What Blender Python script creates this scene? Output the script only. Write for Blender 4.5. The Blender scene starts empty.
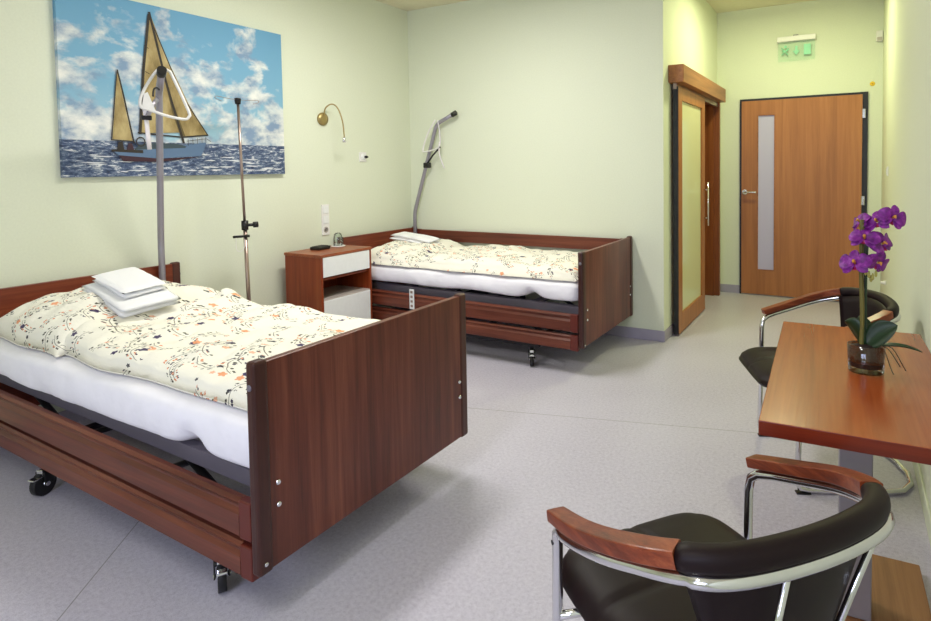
import bpy, bmesh, math, random
from mathutils import Vector, Matrix, noise
random.seed(4)
PI = math.pi
rd = math.radians
S = bpy.context.scene
COL = S.collection

# ------------------------------------------------------------------ materials
def srgb(r, g, b):
    f = lambda c: (c/255/12.92) if c/255 <= 0.04045 else ((c/255+0.055)/1.055)**2.4
    return (f(r), f(g), f(b), 1)

class NT:
    def __init__(s, name):
        s.m = bpy.data.materials.new(name); s.m.use_nodes = True
        s.t = s.m.node_tree; s.n = s.t.nodes; s.l = s.t.links
        s.b = s.n['Principled BSDF']
    def node(s, typ, **kw):
        n = s.n.new(typ)
        for k, v in kw.items(): setattr(n, k, v)
        return n
    def put(s, sock, v):
        if isinstance(v, bpy.types.NodeSocket): s.l.new(v, sock)
        elif v is not None: sock.default_value = v
    def math(s, op, a, b=None, c=None):
        n = s.node('ShaderNodeMath', operation=op)
        s.put(n.inputs[0], a)
        if b is not None: s.put(n.inputs[1], b)
        if c is not None: s.put(n.inputs[2], c)
        return n.outputs[0]
    def vmath(s, op, a, b=None):
        n = s.node('ShaderNodeVectorMath', operation=op)
        s.put(n.inputs[0], a)
        if b is not None: s.put(n.inputs[1], b)
        return n.outputs['Value'] if op in ('LENGTH', 'DOT_PRODUCT') else n.outputs[0]
    def mix(s, f, a, b):
        n = s.node('ShaderNodeMix', data_type='RGBA')
        s.put(n.inputs[0], f); s.put(n.inputs[6], a); s.put(n.inputs[7], b)
        return n.outputs[2]
    def coords(s, scale=(1, 1, 1), rot=(0, 0, 0)):
        tc = s.node('ShaderNodeTexCoord'); mp = s.node('ShaderNodeMapping')
        mp.inputs['Scale'].default_value = scale; mp.inputs['Rotation'].default_value = rot
        s.l.new(tc.outputs['Object'], mp.inputs[0]); return mp.outputs[0]
    def noise(s, vec, scale, detail=3, rough=.5, dist=0):
        n = s.node('ShaderNodeTexNoise')
        s.put(n.inputs['Vector'], vec)
        n.inputs['Scale'].default_value = scale; n.inputs['Detail'].default_value = detail
        n.inputs['Roughness'].default_value = rough; n.inputs['Distortion'].default_value = dist
        return n.outputs['Fac']
    def ramp(s, f, stops):
        n = s.node('ShaderNodeValToRGB'); s.put(n.inputs[0], f); cr = n.color_ramp
        while len(cr.elements) < len(stops): cr.elements.new(.5)
        for e, (p, c) in zip(cr.elements, stops):
            e.position = p; e.color = c if len(c) == 4 else (*c, 1)
        return n.outputs[0]
    def bump(s, h, strength=.2, dist=.01):
        n = s.node('ShaderNodeBump'); n.inputs['Strength'].default_value = strength
        n.inputs['Distance'].default_value = dist; s.l.new(h, n.inputs['Height'])
        s.l.new(n.outputs[0], s.b.inputs['Normal'])

def plain(name, col, rough=.5, metal=0, spec=.5, bump=None, coat=0):
    t = NT(name); t.b.inputs['Base Color'].default_value = col
    t.b.inputs['Roughness'].default_value = rough; t.b.inputs['Metallic'].default_value = metal
    t.b.inputs['Specular IOR Level'].default_value = spec
    t.b.inputs['Coat Weight'].default_value = coat
    n = t.noise(t.coords(), bump[0] if bump else 30, 3)
    c = t.mix(n, tuple(x*.95 for x in col[:3])+(1,), tuple(min(1, x*1.05) for x in col[:3])+(1,))
    t.l.new(c, t.b.inputs['Base Color'])
    if bump: t.bump(n, bump[1], bump[2])
    return t.m

def wood(name, dark, mid, light, axis='z', rough=.35, s=1., spec=.4, plank=None):
    t = NT(name)
    k = [26*s, 26*s, 26*s]; k['xyz'.index(axis)] = 1.1*s
    v = t.coords(tuple(k))
    n1 = t.noise(v, 1.0, 6, .62, .5)
    k2 = [150*s]*3; k2['xyz'.index(axis)] = 4*s
    n2 = t.noise(t.coords(tuple(k2)), 1.0, 3, .6)
    k3 = [5*s]*3; k3['xyz'.index(axis)] = .5*s
    n3 = t.noise(t.coords(tuple(k3)), 1.0, 2, .5)
    f = t.math('ADD', t.math('MULTIPLY', n1, .55), t.math('ADD', t.math('MULTIPLY', n3, .33), t.math('MULTIPLY', n2, .16)))
    c = t.ramp(f, [(.36, dark), (.52, mid), (.70, light)])
    t.l.new(c, t.b.inputs['Base Color']); t.b.inputs['Roughness'].default_value = rough
    t.b.inputs['Specular IOR Level'].default_value = spec
    t.bump(n2, .08, .002)
    return t.m

M = {}
M['wall'] = plain('wall_paint', srgb(226, 231, 210), .75, spec=.2, bump=(90, .08, .002))
M['ceiling'] = plain('ceiling_paint', srgb(228, 222, 196), .85, spec=.1)
M['baseboard'] = plain('baseboard_vinyl', srgb(168, 162, 180), .5)
M['walnut_z'] = wood('walnut_upright', srgb(70, 33, 26), srgb(106, 54, 42), srgb(138, 80, 60), 'z')
M['walnut_x'] = wood('walnut_lengthwise', srgb(74, 32, 22), srgb(108, 54, 38), srgb(138, 78, 56), 'x')
M['walnut_y'] = wood('walnut_crosswise', srgb(78, 30, 16), srgb(116, 50, 30), srgb(146, 76, 46), 'y')
M['walnut_edge'] = wood('walnut_edge', srgb(52, 26, 22), srgb(70, 36, 30), srgb(88, 50, 40), 'z')
M['cherry_cap'] = plain('cherry_end', srgb(96, 32, 20), .4)
M['nightstand'] = wood('nightstand_wood', srgb(100, 36, 12), srgb(132, 54, 22), srgb(152, 74, 34), 'z', .4)
M['nightstand_x'] = wood('nightstand_top_wood', srgb(112, 50, 24), srgb(150, 78, 44), srgb(170, 96, 58), 'y', .35)
M['door'] = wood('door_wood', srgb(150, 94, 52), srgb(172, 110, 62), srgb(188, 126, 74), 'z', .4, .8)
M['door_dark'] = wood('jamb_wood', srgb(104, 54, 26), srgb(134, 74, 38), srgb(158, 94, 52), 'z', .4)
M['pelmet'] = wood('pelmet_wood', srgb(120, 70, 36), srgb(158, 100, 56), srgb(186, 124, 72), 'y', .4)
M['table'] = wood('table_wood', srgb(120, 50, 20), srgb(158, 74, 32), srgb(182, 94, 46), 'y', .22, .8, .5)
M['table_edge'] = wood('table_edge_wood', srgb(84, 24, 8), srgb(112, 36, 14), srgb(132, 50, 22), 'x', .3)
M['base_wood'] = wood('base_board_wood', srgb(110, 72, 42), srgb(144, 98, 60), srgb(166, 120, 76), 'y', .4)
M['armwood'] = wood('arm_wood', srgb(84, 32, 14), srgb(130, 58, 30), srgb(172, 94, 56), 'y', .3, 2.2)
M['grey_metal'] = plain('grey_painted_metal', srgb(124, 118, 130), .4, .3)
M['pedestal'] = plain('light_grey_painted_metal', srgb(150, 144, 152), .4, .2)
M['dark_metal'] = plain('dark_metal', srgb(40, 38, 44), .5, .4)
M['black'] = plain('black_plastic', srgb(18, 17, 18), .4)
M['rubber'] = plain('black_rubber', srgb(24, 23, 27), .6)
M['chrome'] = plain('chrome', srgb(225, 225, 228), .12, 1)
M['steel'] = plain('brushed_steel', srgb(168, 148, 138), .3, .9)
M['brass'] = plain('brass', srgb(170, 150, 100), .35, .7)
M['pole_metal'] = plain('silver_pole_metal', srgb(158, 154, 166), .35, .5)
M['white_plastic'] = plain('white_plastic', srgb(236, 234, 232), .4)
M['white_gloss'] = plain('white_laminate', srgb(240, 242, 242), .25)
M['shelf_grey'] = plain('shelf_laminate', srgb(190, 180, 174), .3)
M['leather'] = plain('black_leather', srgb(26, 12, 15), .5, 0, .22, bump=(260, .12, .001))
M['sheet'] = plain('white_sheet', srgb(245, 243, 250), .85, spec=.1, bump=(14, .25, .02))
M['towel'] = plain('white_terry', srgb(246, 246, 248), .95, spec=.05, bump=(500, .5, .003))
M['soil'] = plain('dark_soil', srgb(40, 18, 14), .7, bump=(90, .8, .01))
M['leaf'] = plain('orchid_leaf', srgb(20, 50, 20), .4)
M['stem'] = wood('orchid_stem', srgb(74, 74, 30), srgb(112, 104, 48), srgb(140, 120, 66), 'z', .5)
M['root'] = plain('orchid_root', srgb(92, 66, 40), .6)
M['lip'] = plain('orchid_lip', srgb(214, 150, 60), .4)
M['liprose'] = plain('orchid_lip_rose', srgb(180, 20, 90), .4)
M['bud'] = plain('orchid_bud', srgb(176, 170, 90), .5)
M['yellow'] = plain('yellow_sticker', srgb(236, 196, 30), .5)
M['green_sign'] = plain('green_pictogram', srgb(150, 222, 184), .5)
M['strap'] = plain('white_strap', srgb(238, 232, 240), .6)

t = NT('orchid_petal')
n = t.noise(t.coords((1, 1, 1)), 60, 4, .6)
t.l.new(t.ramp(n, [(.3, srgb(84, 8, 100)), (.55, srgb(130, 22, 142)), (.75, srgb(176, 78, 186))]), t.b.inputs['Base Color'])
t.b.inputs['Roughness'].default_value = .5
t.b.inputs['Subsurface Weight'].default_value = .0
M['petal'] = t.m

def glassy(name, tint, fac=.12, rough=.05):
    t = NT(name); out = t.n['Material Output']
    tr = t.node('ShaderNodeBsdfTransparent'); tr.inputs[0].default_value = tint
    gl = t.node('ShaderNodeBsdfGlossy'); gl.inputs['Roughness'].default_value = rough
    lw = t.node('ShaderNodeLayerWeight'); lw.inputs[0].default_value = .3
    f = t.math('ADD', t.math('MULTIPLY', lw.outputs['Fresnel'], .8), fac)
    mx = t.node('ShaderNodeMixShader'); t.put(mx.inputs[0], f)
    t.l.new(tr.outputs[0], mx.inputs[1]); t.l.new(gl.outputs[0], mx.inputs[2])
    t.l.new(mx.outputs[0], out.inputs[0]); return t.m
M['glass'] = glassy('clear_glass', (.93, .96, .95, 1), .04)
M['pane'] = glassy('window_pane', (.97, .98, .98, 1), .02)
M['sign_glass'] = glassy('sign_glass', (.95, 1, .97, 1), .0)
def frosted(name, col, rough=.35):
    t = NT(name); t.b.inputs['Base Color'].default_value = col
    t.b.inputs['Roughness'].default_value = rough
    w = t.node('ShaderNodeTexWave', wave_type='BANDS', bands_direction='Z')
    t.l.new(t.coords(), w.inputs['Vector']); w.inputs['Scale'].default_value = 25
    t.bump(w.outputs['Fac'], .05, .001); return t.m
M['frost_violet'] = frosted('frosted_door_glass', srgb(196, 190, 222))
M['frost_green'] = frosted('frosted_sliding_glass', srgb(226, 232, 190), .12)

# floor: speckled vinyl with two welded seams
t = NT('vinyl_floor')
v = t.coords()
n1 = t.noise(v, 300, 2, .7); n2 = t.noise(v, 70, 3, .6); n3 = t.noise(v, 1.2, 2)
f = t.math('ADD', t.math('MULTIPLY', n1, .5), t.math('ADD', t.math('MULTIPLY', n2, .35), t.math('MULTIPLY', n3, .15)))
c = t.ramp(f, [(.34, srgb(166, 160, 178)), (.5, srgb(198, 194, 209)), (.66, srgb(216, 213, 226))])
def seam(p, d):
    nrm = (-d[1], d[0]); L = math.hypot(*nrm); nrm = (nrm[0]/L, nrm[1]/L)
    dt = t.vmath('DOT_PRODUCT', v, (nrm[0], nrm[1], 0))
    return t.math('LESS_THAN', t.math('ABSOLUTE', t.math('SUBTRACT', dt, nrm[0]*p[0]+nrm[1]*p[1])), .0022)
sm = t.math('MAXIMUM', seam((1.82, -1.714), (1.481, .393)), seam((1.276, -3.192), (.318, -.402)))
c = t.mix(t.math('MULTIPLY', sm, .6), c, srgb(96, 98, 92))
t.l.new(c, t.b.inputs['Base Color'])
t.l.new(t.math('MULTIPLY_ADD', n2, .15, .28), t.b.inputs['Roughness'])
t.b.inputs['Specular IOR Level'].default_value = .35
t.bump(n1, .05, .001)
M['floor'] = t.m

# floral bed linen
t = NT('floral_cotton')
v0 = t.coords()
sx0 = t.node('ShaderNodeSeparateXYZ'); t.l.new(v0, sx0.inputs[0])
uf = t.node('ShaderNodeCombineXYZ'); t.l.new(sx0.outputs[0], uf.inputs[0]); t.l.new(t.math('ADD', sx0.outputs[1], sx0.outputs[2]), uf.inputs[1]); v0 = uf.outputs[0]
dn = t.node('ShaderNodeTexNoise'); dn.inputs['Scale'].default_value = 9; t.l.new(v0, dn.inputs['Vector'])
wob = t.node('ShaderNodeVectorMath', operation='SCALE'); t.l.new(dn.outputs['Color'], wob.inputs[0]); wob.inputs['Scale'].default_value = .035
v = t.vmath('ADD', v0, wob.outputs[0])
def cell(scale, off, rnd=1):
    vv = t.vmath('ADD', v, off)
    vo = t.node('ShaderNodeTexVoronoi', voronoi_dimensions='2D'); t.l.new(vv, vo.inputs['Vector'])
    vo.inputs['Scale'].default_value = scale; vo.inputs['Randomness'].default_value = rnd
    pos = vo.outputs['Position']
    loc = t.vmath('SUBTRACT', vv, pos)
    sx = t.node('ShaderNodeSeparateXYZ'); t.l.new(loc, sx.inputs[0])
    cb = t.node('ShaderNodeCombineXYZ'); t.l.new(sx.outputs[0], cb.inputs[0]); t.l.new(sx.outputs[1], cb.inputs[1])
    sc = t.node('ShaderNodeSeparateColor'); t.l.new(vo.outputs['Color'], sc.inputs[0])
    ro = t.node('ShaderNodeVectorRotate', rotation_type='Z_AXIS'); t.l.new(cb.outputs[0], ro.inputs['Vector'])
    t.l.new(t.math('MULTIPLY', sc.outputs[0], 2.2), ro.inputs['Angle'])
    s2 = t.node('ShaderNodeSeparateXYZ'); t.l.new(ro.outputs[0], s2.inputs[0])
    return s2.outputs[0], s2.outputs[1], sc.outputs, cb.outputs[0]
def AND(a, b): return t.math('MULTIPLY', a, b)
base = srgb(244, 241, 228); col = base
for scale, off, L, kp in ((6.6, (0, 0, 0), .085, .85), (6.0, (.37, .21, 0), .08, .6)):
    x, y, rc, loc = cell(scale, off)
    curve = t.math('MULTIPLY', t.math('MULTIPLY', x, x), 5.0)
    dy = t.math('SUBTRACT', y, curve)
    inx = AND(t.math('LESS_THAN', t.math('ABSOLUTE', x), L), t.math('LESS_THAN', rc[2], kp))
    st = AND(t.math('LESS_THAN', t.math('ABSOLUTE', dy), .0017), inx)
    # side twigs leaning off the stem
    zz = t.math('PINGPONG', t.math('ADD', x, t.math('MULTIPLY', t.math('ABSOLUTE', dy), .9)), .019)
    tw = AND(AND(t.math('LESS_THAN', t.math('ABSOLUTE', zz), .0011), t.math('LESS_THAN', t.math('ABSOLUTE', dy), .017)), inx)
    # buds at the twig ends
    bx = t.math('SUBTRACT', t.math('PINGPONG', x, .019), .006); by = t.math('SUBTRACT', t.math('ABSOLUTE', dy), .016)
    bd = t.math('SQRT', t.math('ADD', t.math('MULTIPLY', bx, bx), t.math('MULTIPLY', by, by)))
    bud = AND(t.math('LESS_THAN', bd, .0056), inx)
    gap = t.math('GREATER_THAN', t.noise(v0, 60, 1), .47)
    col = t.mix(AND(t.math('MULTIPLY', tw, gap), .65), col, srgb(120, 118, 112))
    col = t.mix(t.math('MULTIPLY', st, .85), col, srgb(110, 104, 92))
    budc = t.ramp(t.noise(v0, 16, 1), [(.42, srgb(78, 76, 62)), (.5, srgb(60, 52, 78)), (.56, srgb(222, 146, 104))])
    budc.node.color_ramp.interpolation = 'CONSTANT'
    col = t.mix(t.math('MULTIPLY', bud, t.math('GREATER_THAN', t.noise(v0, 45, 1), .45)), col, budc)
for scale, off, r, c1, keep in ((5.5, (.9, .3, 0), .015, srgb(46, 28, 84), .5), (5, (.2, .8, 0), .015, srgb(236, 160, 112), .45), (7.5, (.5, .6, 0), .009, srgb(52, 52, 66), .45), (6, (.15, .35, 0), .010, srgb(240, 184, 150), .45)):
    x, y, rc, loc = cell(scale, off)
    ang = t.math('ARCTAN2', y, x)
    rad = t.vmath('LENGTH', loc)
    rr = t.math('MULTIPLY_ADD', t.math('SINE', t.math('MULTIPLY', ang, 5)), r*.2, r)
    m = AND(t.math('LESS_THAN', rad, rr), t.math('LESS_THAN', rc[1], keep))
    col = t.mix(t.math('MULTIPLY', m, .92), col, c1)
t.l.new(col, t.b.inputs['Base Color']); t.b.inputs['Roughness'].default_value = .85
t.b.inputs['Specular IOR Level'].default_value = .1
t.bump(t.noise(v0, 12, 4, .6), .35, .02)
M['floral'] = t.m

# sky and sea of the canvas print (object coordinates: y along the wall, z up)
t = NT('print_sky')
v = t.coords((1, 1, 1.5))
sx = t.node('ShaderNodeSeparateXYZ'); tc = t.node('ShaderNodeTexCoord'); t.l.new(tc.outputs['Object'], sx.inputs[0])
g = t.math('DIVIDE', t.math('SUBTRACT', sx.outputs[2], .21), .8)
sky = t.ramp(g, [(0, srgb(158, 196, 212)), (.4, srgb(124, 174, 202)), (1, srgb(104, 160, 196))])
n = t.noise(v, 3.6, 9, .56, .25)
top = t.math('SUBTRACT', t.math('MULTIPLY', t.math('SUBTRACT', 1.0, g), .24), .055)
mask = t.ramp(t.math('ADD', n, top), [(.52, (0, 0, 0, 1)), (.60, (.85, .85, .85, 1)), (.72, (1, 1, 1, 1))])
shade = t.noise(t.vmath('ADD', v, (0, .03, .05)), 6, 6, .6)
cc = t.ramp(shade, [(.38, srgb(128, 152, 182)), (.52, srgb(206, 212, 214)), (.64, srgb(240, 240, 234))])
cm = t.node('ShaderNodeSeparateColor'); t.l.new(mask, cm.inputs[0])
t.l.new(t.mix(cm.outputs[0], sky, cc), t.b.inputs['Base Color']); t.b.inputs['Roughness'].default_value = .7
M['print_sky'] = t.m
t = NT('print_sea')
v = t.coords((1, 1, 3.2))
n = t.noise(v, 22, 7, .72, .4)
t.l.new(t.ramp(n, [(.34, srgb(34, 46, 74)), (.48, srgb(70, 88, 122)), (.56, srgb(122, 136, 158)), (.64, srgb(226, 228, 230))]), t.b.inputs['Base Color'])
t.b.inputs['Roughness'].default_value = .7
M['print_sea'] = t.m
t = NT('print_sail'); v = t.coords((1, 1, .5))
t.l.new(t.ramp(t.noise(v, 9, 5, .6), [(.35, srgb(122, 104, 60)), (.5, srgb(160, 140, 92)), (.65, srgb(190, 172, 122))]), t.b.inputs['Base Color'])
t.b.inputs['Roughness'].default_value = .7
M['print_sail'] = t.m
for nm, c in (('print_dark', (46, 40, 34)), ('print_olive', (96, 82, 46)), ('print_hull', (92, 118, 150)), ('print_red', (60, 34, 46)), ('print_cabin', (60, 76, 84)), ('print_foam', (224, 228, 232))):
    M[nm] = plain(nm, srgb(*c), .7)

def emit(name, col, st):
    t = NT(name); t.b.inputs['Base Color'].default_value = (.9, .9, .9, 1)
    t.b.inputs['Emission Color'].default_value = col; t.b.inputs['Emission Strength'].default_value = st
    return t.m

# ------------------------------------------------------------------ mesh helpers
class MB:
    def __init__(s): s.bm = bmesh.new(); s.mats = []; s.mi = 0
    def use(s, m):
        if m not in s.mats: s.mats.append(m)
        s.mi = s.mats.index(m); return s
    def _fin(s, faces, smooth):
        for f in faces: f.material_index = s.mi; f.smooth = smooth
    def box(s, lo, hi, bev=0, seg=2, mat=None):
        r = bmesh.ops.create_cube(s.bm, size=1)
        vs = r['verts']
        for v in vs:
            v.co = Vector([lo[i] + (v.co[i]+.5)*(hi[i]-lo[i]) for i in range(3)])
        fs = list({f for v in vs for f in v.link_faces})
        if bev:
            es = list({e for v in vs for e in v.link_edges})
            rr = bmesh.ops.bevel(s.bm, geom=es, offset=bev, segments=seg, affect='EDGES', profile=.5)
            fs = list({f for f in rr['faces']} | {f for f in fs if f.is_valid})
        if mat is not None:
            vv = {v for f in fs for v in f.verts}
            bmesh.ops.transform(s.bm, matrix=mat, verts=list(vv))
        s._fin(fs, False); return s
    def tube(s, pts, r, n=10, closed=False, sec=None, caps=True, smooth=True, up=None):
        """sweep; r number or list; sec=(w,h,exp) for box-like sections with up vector"""
        P = [Vector(p) for p in pts]; N = len(P); rings = []
        upv = Vector(up) if up else None; prev = None
        for i, p in enumerate(P):
            a = P[(i-1) % N] if (closed or i > 0) else p
            b = P[(i+1) % N] if (closed or i < N-1) else p
            d = (b-a).normalized()
            if upv is not None: u = upv
            else:
                if prev is None: u = Vector((0, 0, 1)) if abs(d.z) < .9 else Vector((1, 0, 0))
                else: u = prev
            x = d.cross(u).normalized(); y = x.cross(d).normalized(); prev = y
            rad = r[i] if isinstance(r, (list, tuple)) else r
            ring = []
            for k in range(n):
                th = 2*PI*k/n + (PI/n if sec and n == 4 else 0)
                if sec:
                    w, h, e = sec if not isinstance(sec, list) else sec[i]
                    c, q = math.cos(th), math.sin(th)
                    ring.append(s.bm.verts.new(p + x*(w/2*math.copysign(abs(c)**e, c)) + y*(h/2*math.copysign(abs(q)**e, q))))
                else: ring.append(s.bm.verts.new(p + x*math.cos(th)*rad + y*math.sin(th)*rad))
            rings.append(ring)
        fs = []
        for i in range(N if closed else N-1):
            A, B = rings[i], rings[(i+1) % N]
            for k in range(n): fs.append(s.bm.faces.new((A[k], A[(k+1) % n], B[(k+1) % n], B[k])))
        s._fin(fs, smooth)
        if caps and not closed:
            s._fin([s.bm.faces.new(rings[0]), s.bm.faces.new(rings[-1][::-1])], False)
        return s
    def cyl(s, a, b, r, n=20): return s.tube([a, b], r, n)
    def lathe(s, prof, n=28, at=(0, 0, 0), mat=None, sy=1.):
        rings = []
        for (r, z) in prof:
            ring = []
            for k in range(n):
                a = 2*PI*k/n; v = Vector((r*math.cos(a), r*sy*math.sin(a), z))
                if mat is not None: v = mat @ v
                ring.append(s.bm.verts.new(v + Vector(at)))
            rings.append(ring)
        fs = []
        for A, B in zip(rings, rings[1:]):
            for k in range(n): fs.append(s.bm.faces.new((A[k], A[(k+1) % n], B[(k+1) % n], B[k])))
        s._fin(fs, True)
        s._fin([s.bm.faces.new(rings[0][::-1]), s.bm.faces.new(rings[-1])], False)
        return s
    def poly(s, pts):
        s._fin([s.bm.faces.new([s.bm.verts.new(p) for p in pts])], False); return s
    def prism(s, pts, vec):
        a = [s.bm.verts.new(p) for p in pts]; b = [s.bm.verts.new(Vector(p)+Vector(vec)) for p in pts]
        n = len(pts); fs = [s.bm.faces.new(a[::-1]), s.bm.faces.new(b)]
        for i in range(n): fs.append(s.bm.faces.new((a[i], a[(i+1) % n], b[(i+1) % n], b[i])))
        s._fin(fs, False); return s
    def grid(s, fn, nu, nv, smooth=True, closed=False):
        """fn(i/nu, j/nv)->point"""
        V = [[s.bm.verts.new(fn(i/nu, j/nv)) for j in range(nv+1)] for i in range(nu+1)]
        fs = [s.bm.faces.new((V[i][j], V[i+1][j], V[i+1][j+1], V[i][j+1])) for i in range(nu) for j in range(nv)]
        s._fin(fs, smooth); return V
    def slab(s, top, bot, nu, nv):
        """closed puffy body from a top and a bottom grid"""
        T = s.grid(top, nu, nv); B = s.grid(bot, nu, nv); fs = []
        def join(a, b):
            for k in range(len(a)-1):
                fs.append(s.bm.faces.new((a[k], a[k+1], b[k+1], b[k])))
        join(T[0], B[0]); join(T[-1], B[-1])
        join([r[0] for r in T], [r[0] for r in B]); join([r[-1] for r in T], [r[-1] for r in B])
        s._fin(fs, True); return s
    def build(s, name, mat=None, parent=None, recalc=True):
        if recalc: bmesh.ops.recalc_face_normals(s.bm, faces=s.bm.faces)
        me = bpy.data.meshes.new(name); s.bm.to_mesh(me); s.bm.free()
        if s.mats:
            for m in s.mats: me.materials.append(m)
        else: me.materials.append(mat)
        o = bpy.data.objects.new(name, me); COL.objects.link(o)
        if parent: o.parent = parent
        return o

def tag(o, label=None, cat=None, group=None, kind=None):
    if label: o['label'] = label
    if cat: o['category'] = cat
    if group: o['group'] = group
    if kind: o['kind'] = kind
    return o
def thing(name, loc, rz, label, cat, group=None):
    o = bpy.data.objects.new(name, None); COL.objects.link(o)
    o.empty_display_size = .1
    o.location = loc; o.rotation_euler = (0, 0, rz); return tag(o, label, cat, group)
def struct(name, mb, mat=None): return tag(mb.build(name, mat), kind='structure')
def curve(pts, n=8):
    """Catmull-Rom through pts"""
    P = [Vector(p) for p in pts]; out = []
    for i in range(len(P)-1):
        p0 = P[max(i-1, 0)]; p1 = P[i]; p2 = P[i+1]; p3 = P[min(i+2, len(P)-1)]
        for k in range(n):
            u = k/n
            out.append(.5*((2*p1)+(p2-p0)*u+(2*p0-5*p1+4*p2-p3)*u*u+(3*p1-p0-3*p2+p3)*u**3))
    out.append(P[-1]); return out
def nz(x, y, z=0, s=1.): return noise.noise(Vector((x*s, y*s, z)))

# ------------------------------------------------------------------ room
XR, XC, YE, YF = 3.966, 2.452, 2.068, -6.6
HC, HH = 2.85, 2.96
struct('floor', MB().box((-.15, YF-.15, -.08), (XR+.15, YE+.15, 0)), M['floor'])
struct('wall_left', MB().box((-.15, YF-.15, 0), (0, .15, HC+.1)), M['wall'])
struct('wall_back', MB().box((0, 0, 0), (XC, .15, HC+.1)), M['wall'])
OY0, OY1, OZ = 1.02, 1.84, 2.0
b = MB()
b.box((XC-.14, .15, 0), (XC, OY0, HH+.1)); b.box((XC-.14, OY1, 0), (XC, YE, HH+.1)); b.box((XC-.14, OY0, OZ), (XC, OY1, HH+.1))
struct('wall_hall', b, M['wall'])
struct('wall_end', MB().box((XC-.14, YE, 0), (XR+.15, YE+.15, HH+.1)), M['wall'])
struct('wall_right', MB().box((XR, YF-.15, 0), (XR+.15, YE, HH+.1)), M['wall'])
struct('ceiling', MB().box((0, YF, HC), (XR, 0, HC+.1)), M['ceiling'])
struct('ceiling_hall', MB().box((XC, 0, HH), (XR, YE, HH+.1)), M['ceiling'])
# window wall behind the camera
b = MB(); W = ((2.0, 3.7),); z0, z1 = .95, 2.45
b.box((0, YF-.15, 0), (XR, YF, z0)); b.box((0, YF-.15, z1), (XR, YF, HC))
xs = [0, W[0][0], W[0][1], XR]
for i in (0, 2): b.box((xs[i], YF-.15, z0), (xs[i+1], YF, z1))
struct('wall_front', b, M['wall'])
for i, (a, c) in enumerate(W):
    b = MB().use(M['white_plastic']); f = .06
    b.box((a, YF-.10, z0), (a+f, YF-.04, z1)); b.box((c-f, YF-.10, z0), (c, YF-.04, z1))
    b.box((a+f, YF-.10, z0), (c-f, YF-.04, z0+f)); b.box((a+f, YF-.10, z1-f), (c-f, YF-.04, z1))
    m = (a+c)/2; b.box((m-.03, YF-.10, z0+f), (m+.03, YF-.04, z1-f))
    b.use(M['pane']).box((a+f, YF-.075, z0+f), (m-.03, YF-.065, z1-f)); b.box((m+.03, YF-.075, z0+f), (c-f, YF-.065, z1-f))
    struct('window_%d' % (i+1), b)
# coved vinyl baseboards
bh, bt = .085, .008
struct('baseboard_left', MB().box((0, YF, 0), (bt, 0, bh), .003), M['baseboard'])
struct('baseboard_back', MB().box((bt, -bt, 0), (XC+bt, 0, bh), .003), M['baseboard'])
b = MB().box((XC, 0, 0), (XC+bt, OY0-.02, bh), .003); b.box((XC, OY1+.10, 0), (XC+bt, YE, bh), .003)
struct('baseboard_hall', b, M['baseboard'])
struct('baseboard_end', MB().box((XC+bt, YE-bt, 0), (2.685, YE, bh), .003), M['baseboard'])
struct('baseboard_right', MB().box((XR-bt, YF, 0), (XR, YE-bt, bh), .003), M['wall'])

# entrance door (door_1)
DX0, DX1, DZ = 2.687, 3.848, 2.035
b = MB(); b.box((DX0, YE-.02, 0), (DX0+.018, YE, DZ)); b.box((DX1-.045, YE-.02, 0), (DX1, YE, DZ)); b.box((DX0+.018, YE-.02, DZ-.02), (DX1-.045, YE, DZ))
struct('trim_1', b, M['black'])
dr = thing('door_1', (0, 0, 0), 0, None, None); dr['kind'] = 'structure'
lx0, lx1 = DX0+.02, DX1-.047
gx0, gx1, gz0, gz1 = 2.862, 3.030, .265, 1.865
b = MB(); y0, y1 = YE-.035, YE-.003
b.box((lx0, y0, .012), (gx0, y1, DZ-.023)); b.box((gx1, y0, .012), (lx1, y1, DZ-.023))
b.box((gx0, y0, .012), (gx1, y1, gz0)); b.box((gx0, y0, gz1), (gx1, y1, DZ-.023))
b.build('door_leaf', M['door'], dr)
MB().box((gx0+.008, y0+.012, gz0+.008), (gx1-.008, y0+.02, gz1-.008)).build('glass_strip', M['frost_violet'], dr)
b = MB(); e = .008
b.box((gx0, y0-.003, gz0), (gx0+e, y0+.02, gz1)); b.box((gx1-e, y0-.003, gz0), (gx1, y0+.02, gz1))
b.box((gx0+e, y0-.003, gz1-e), (gx1-e, y0+.02, gz1)); b.box((gx0+e, y0-.003, gz0), (gx1-e, y0+.02, gz0+e))
b.build('glazing_bead', M['pelmet'], dr)
h = MB().cyl((2.742, y0-.012, 1.075), (2.742, y0, 1.075), .026)
h.tube(curve([(2.742, y0-.01, 1.075), (2.742, y0-.05, 1.075), (2.76, y0-.06, 1.075), (2.86, y0-.06, 1.073)], 5), .010, 8)
h.build('door_handle', M['chrome'], dr)
for z in (1.83, 1.0, .25):
    MB().box((DX1-.05, y0-.008, z-.045), (DX1-.02, y0+.004, z+.045), .004).build('hinge', M['chrome'], dr)

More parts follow.
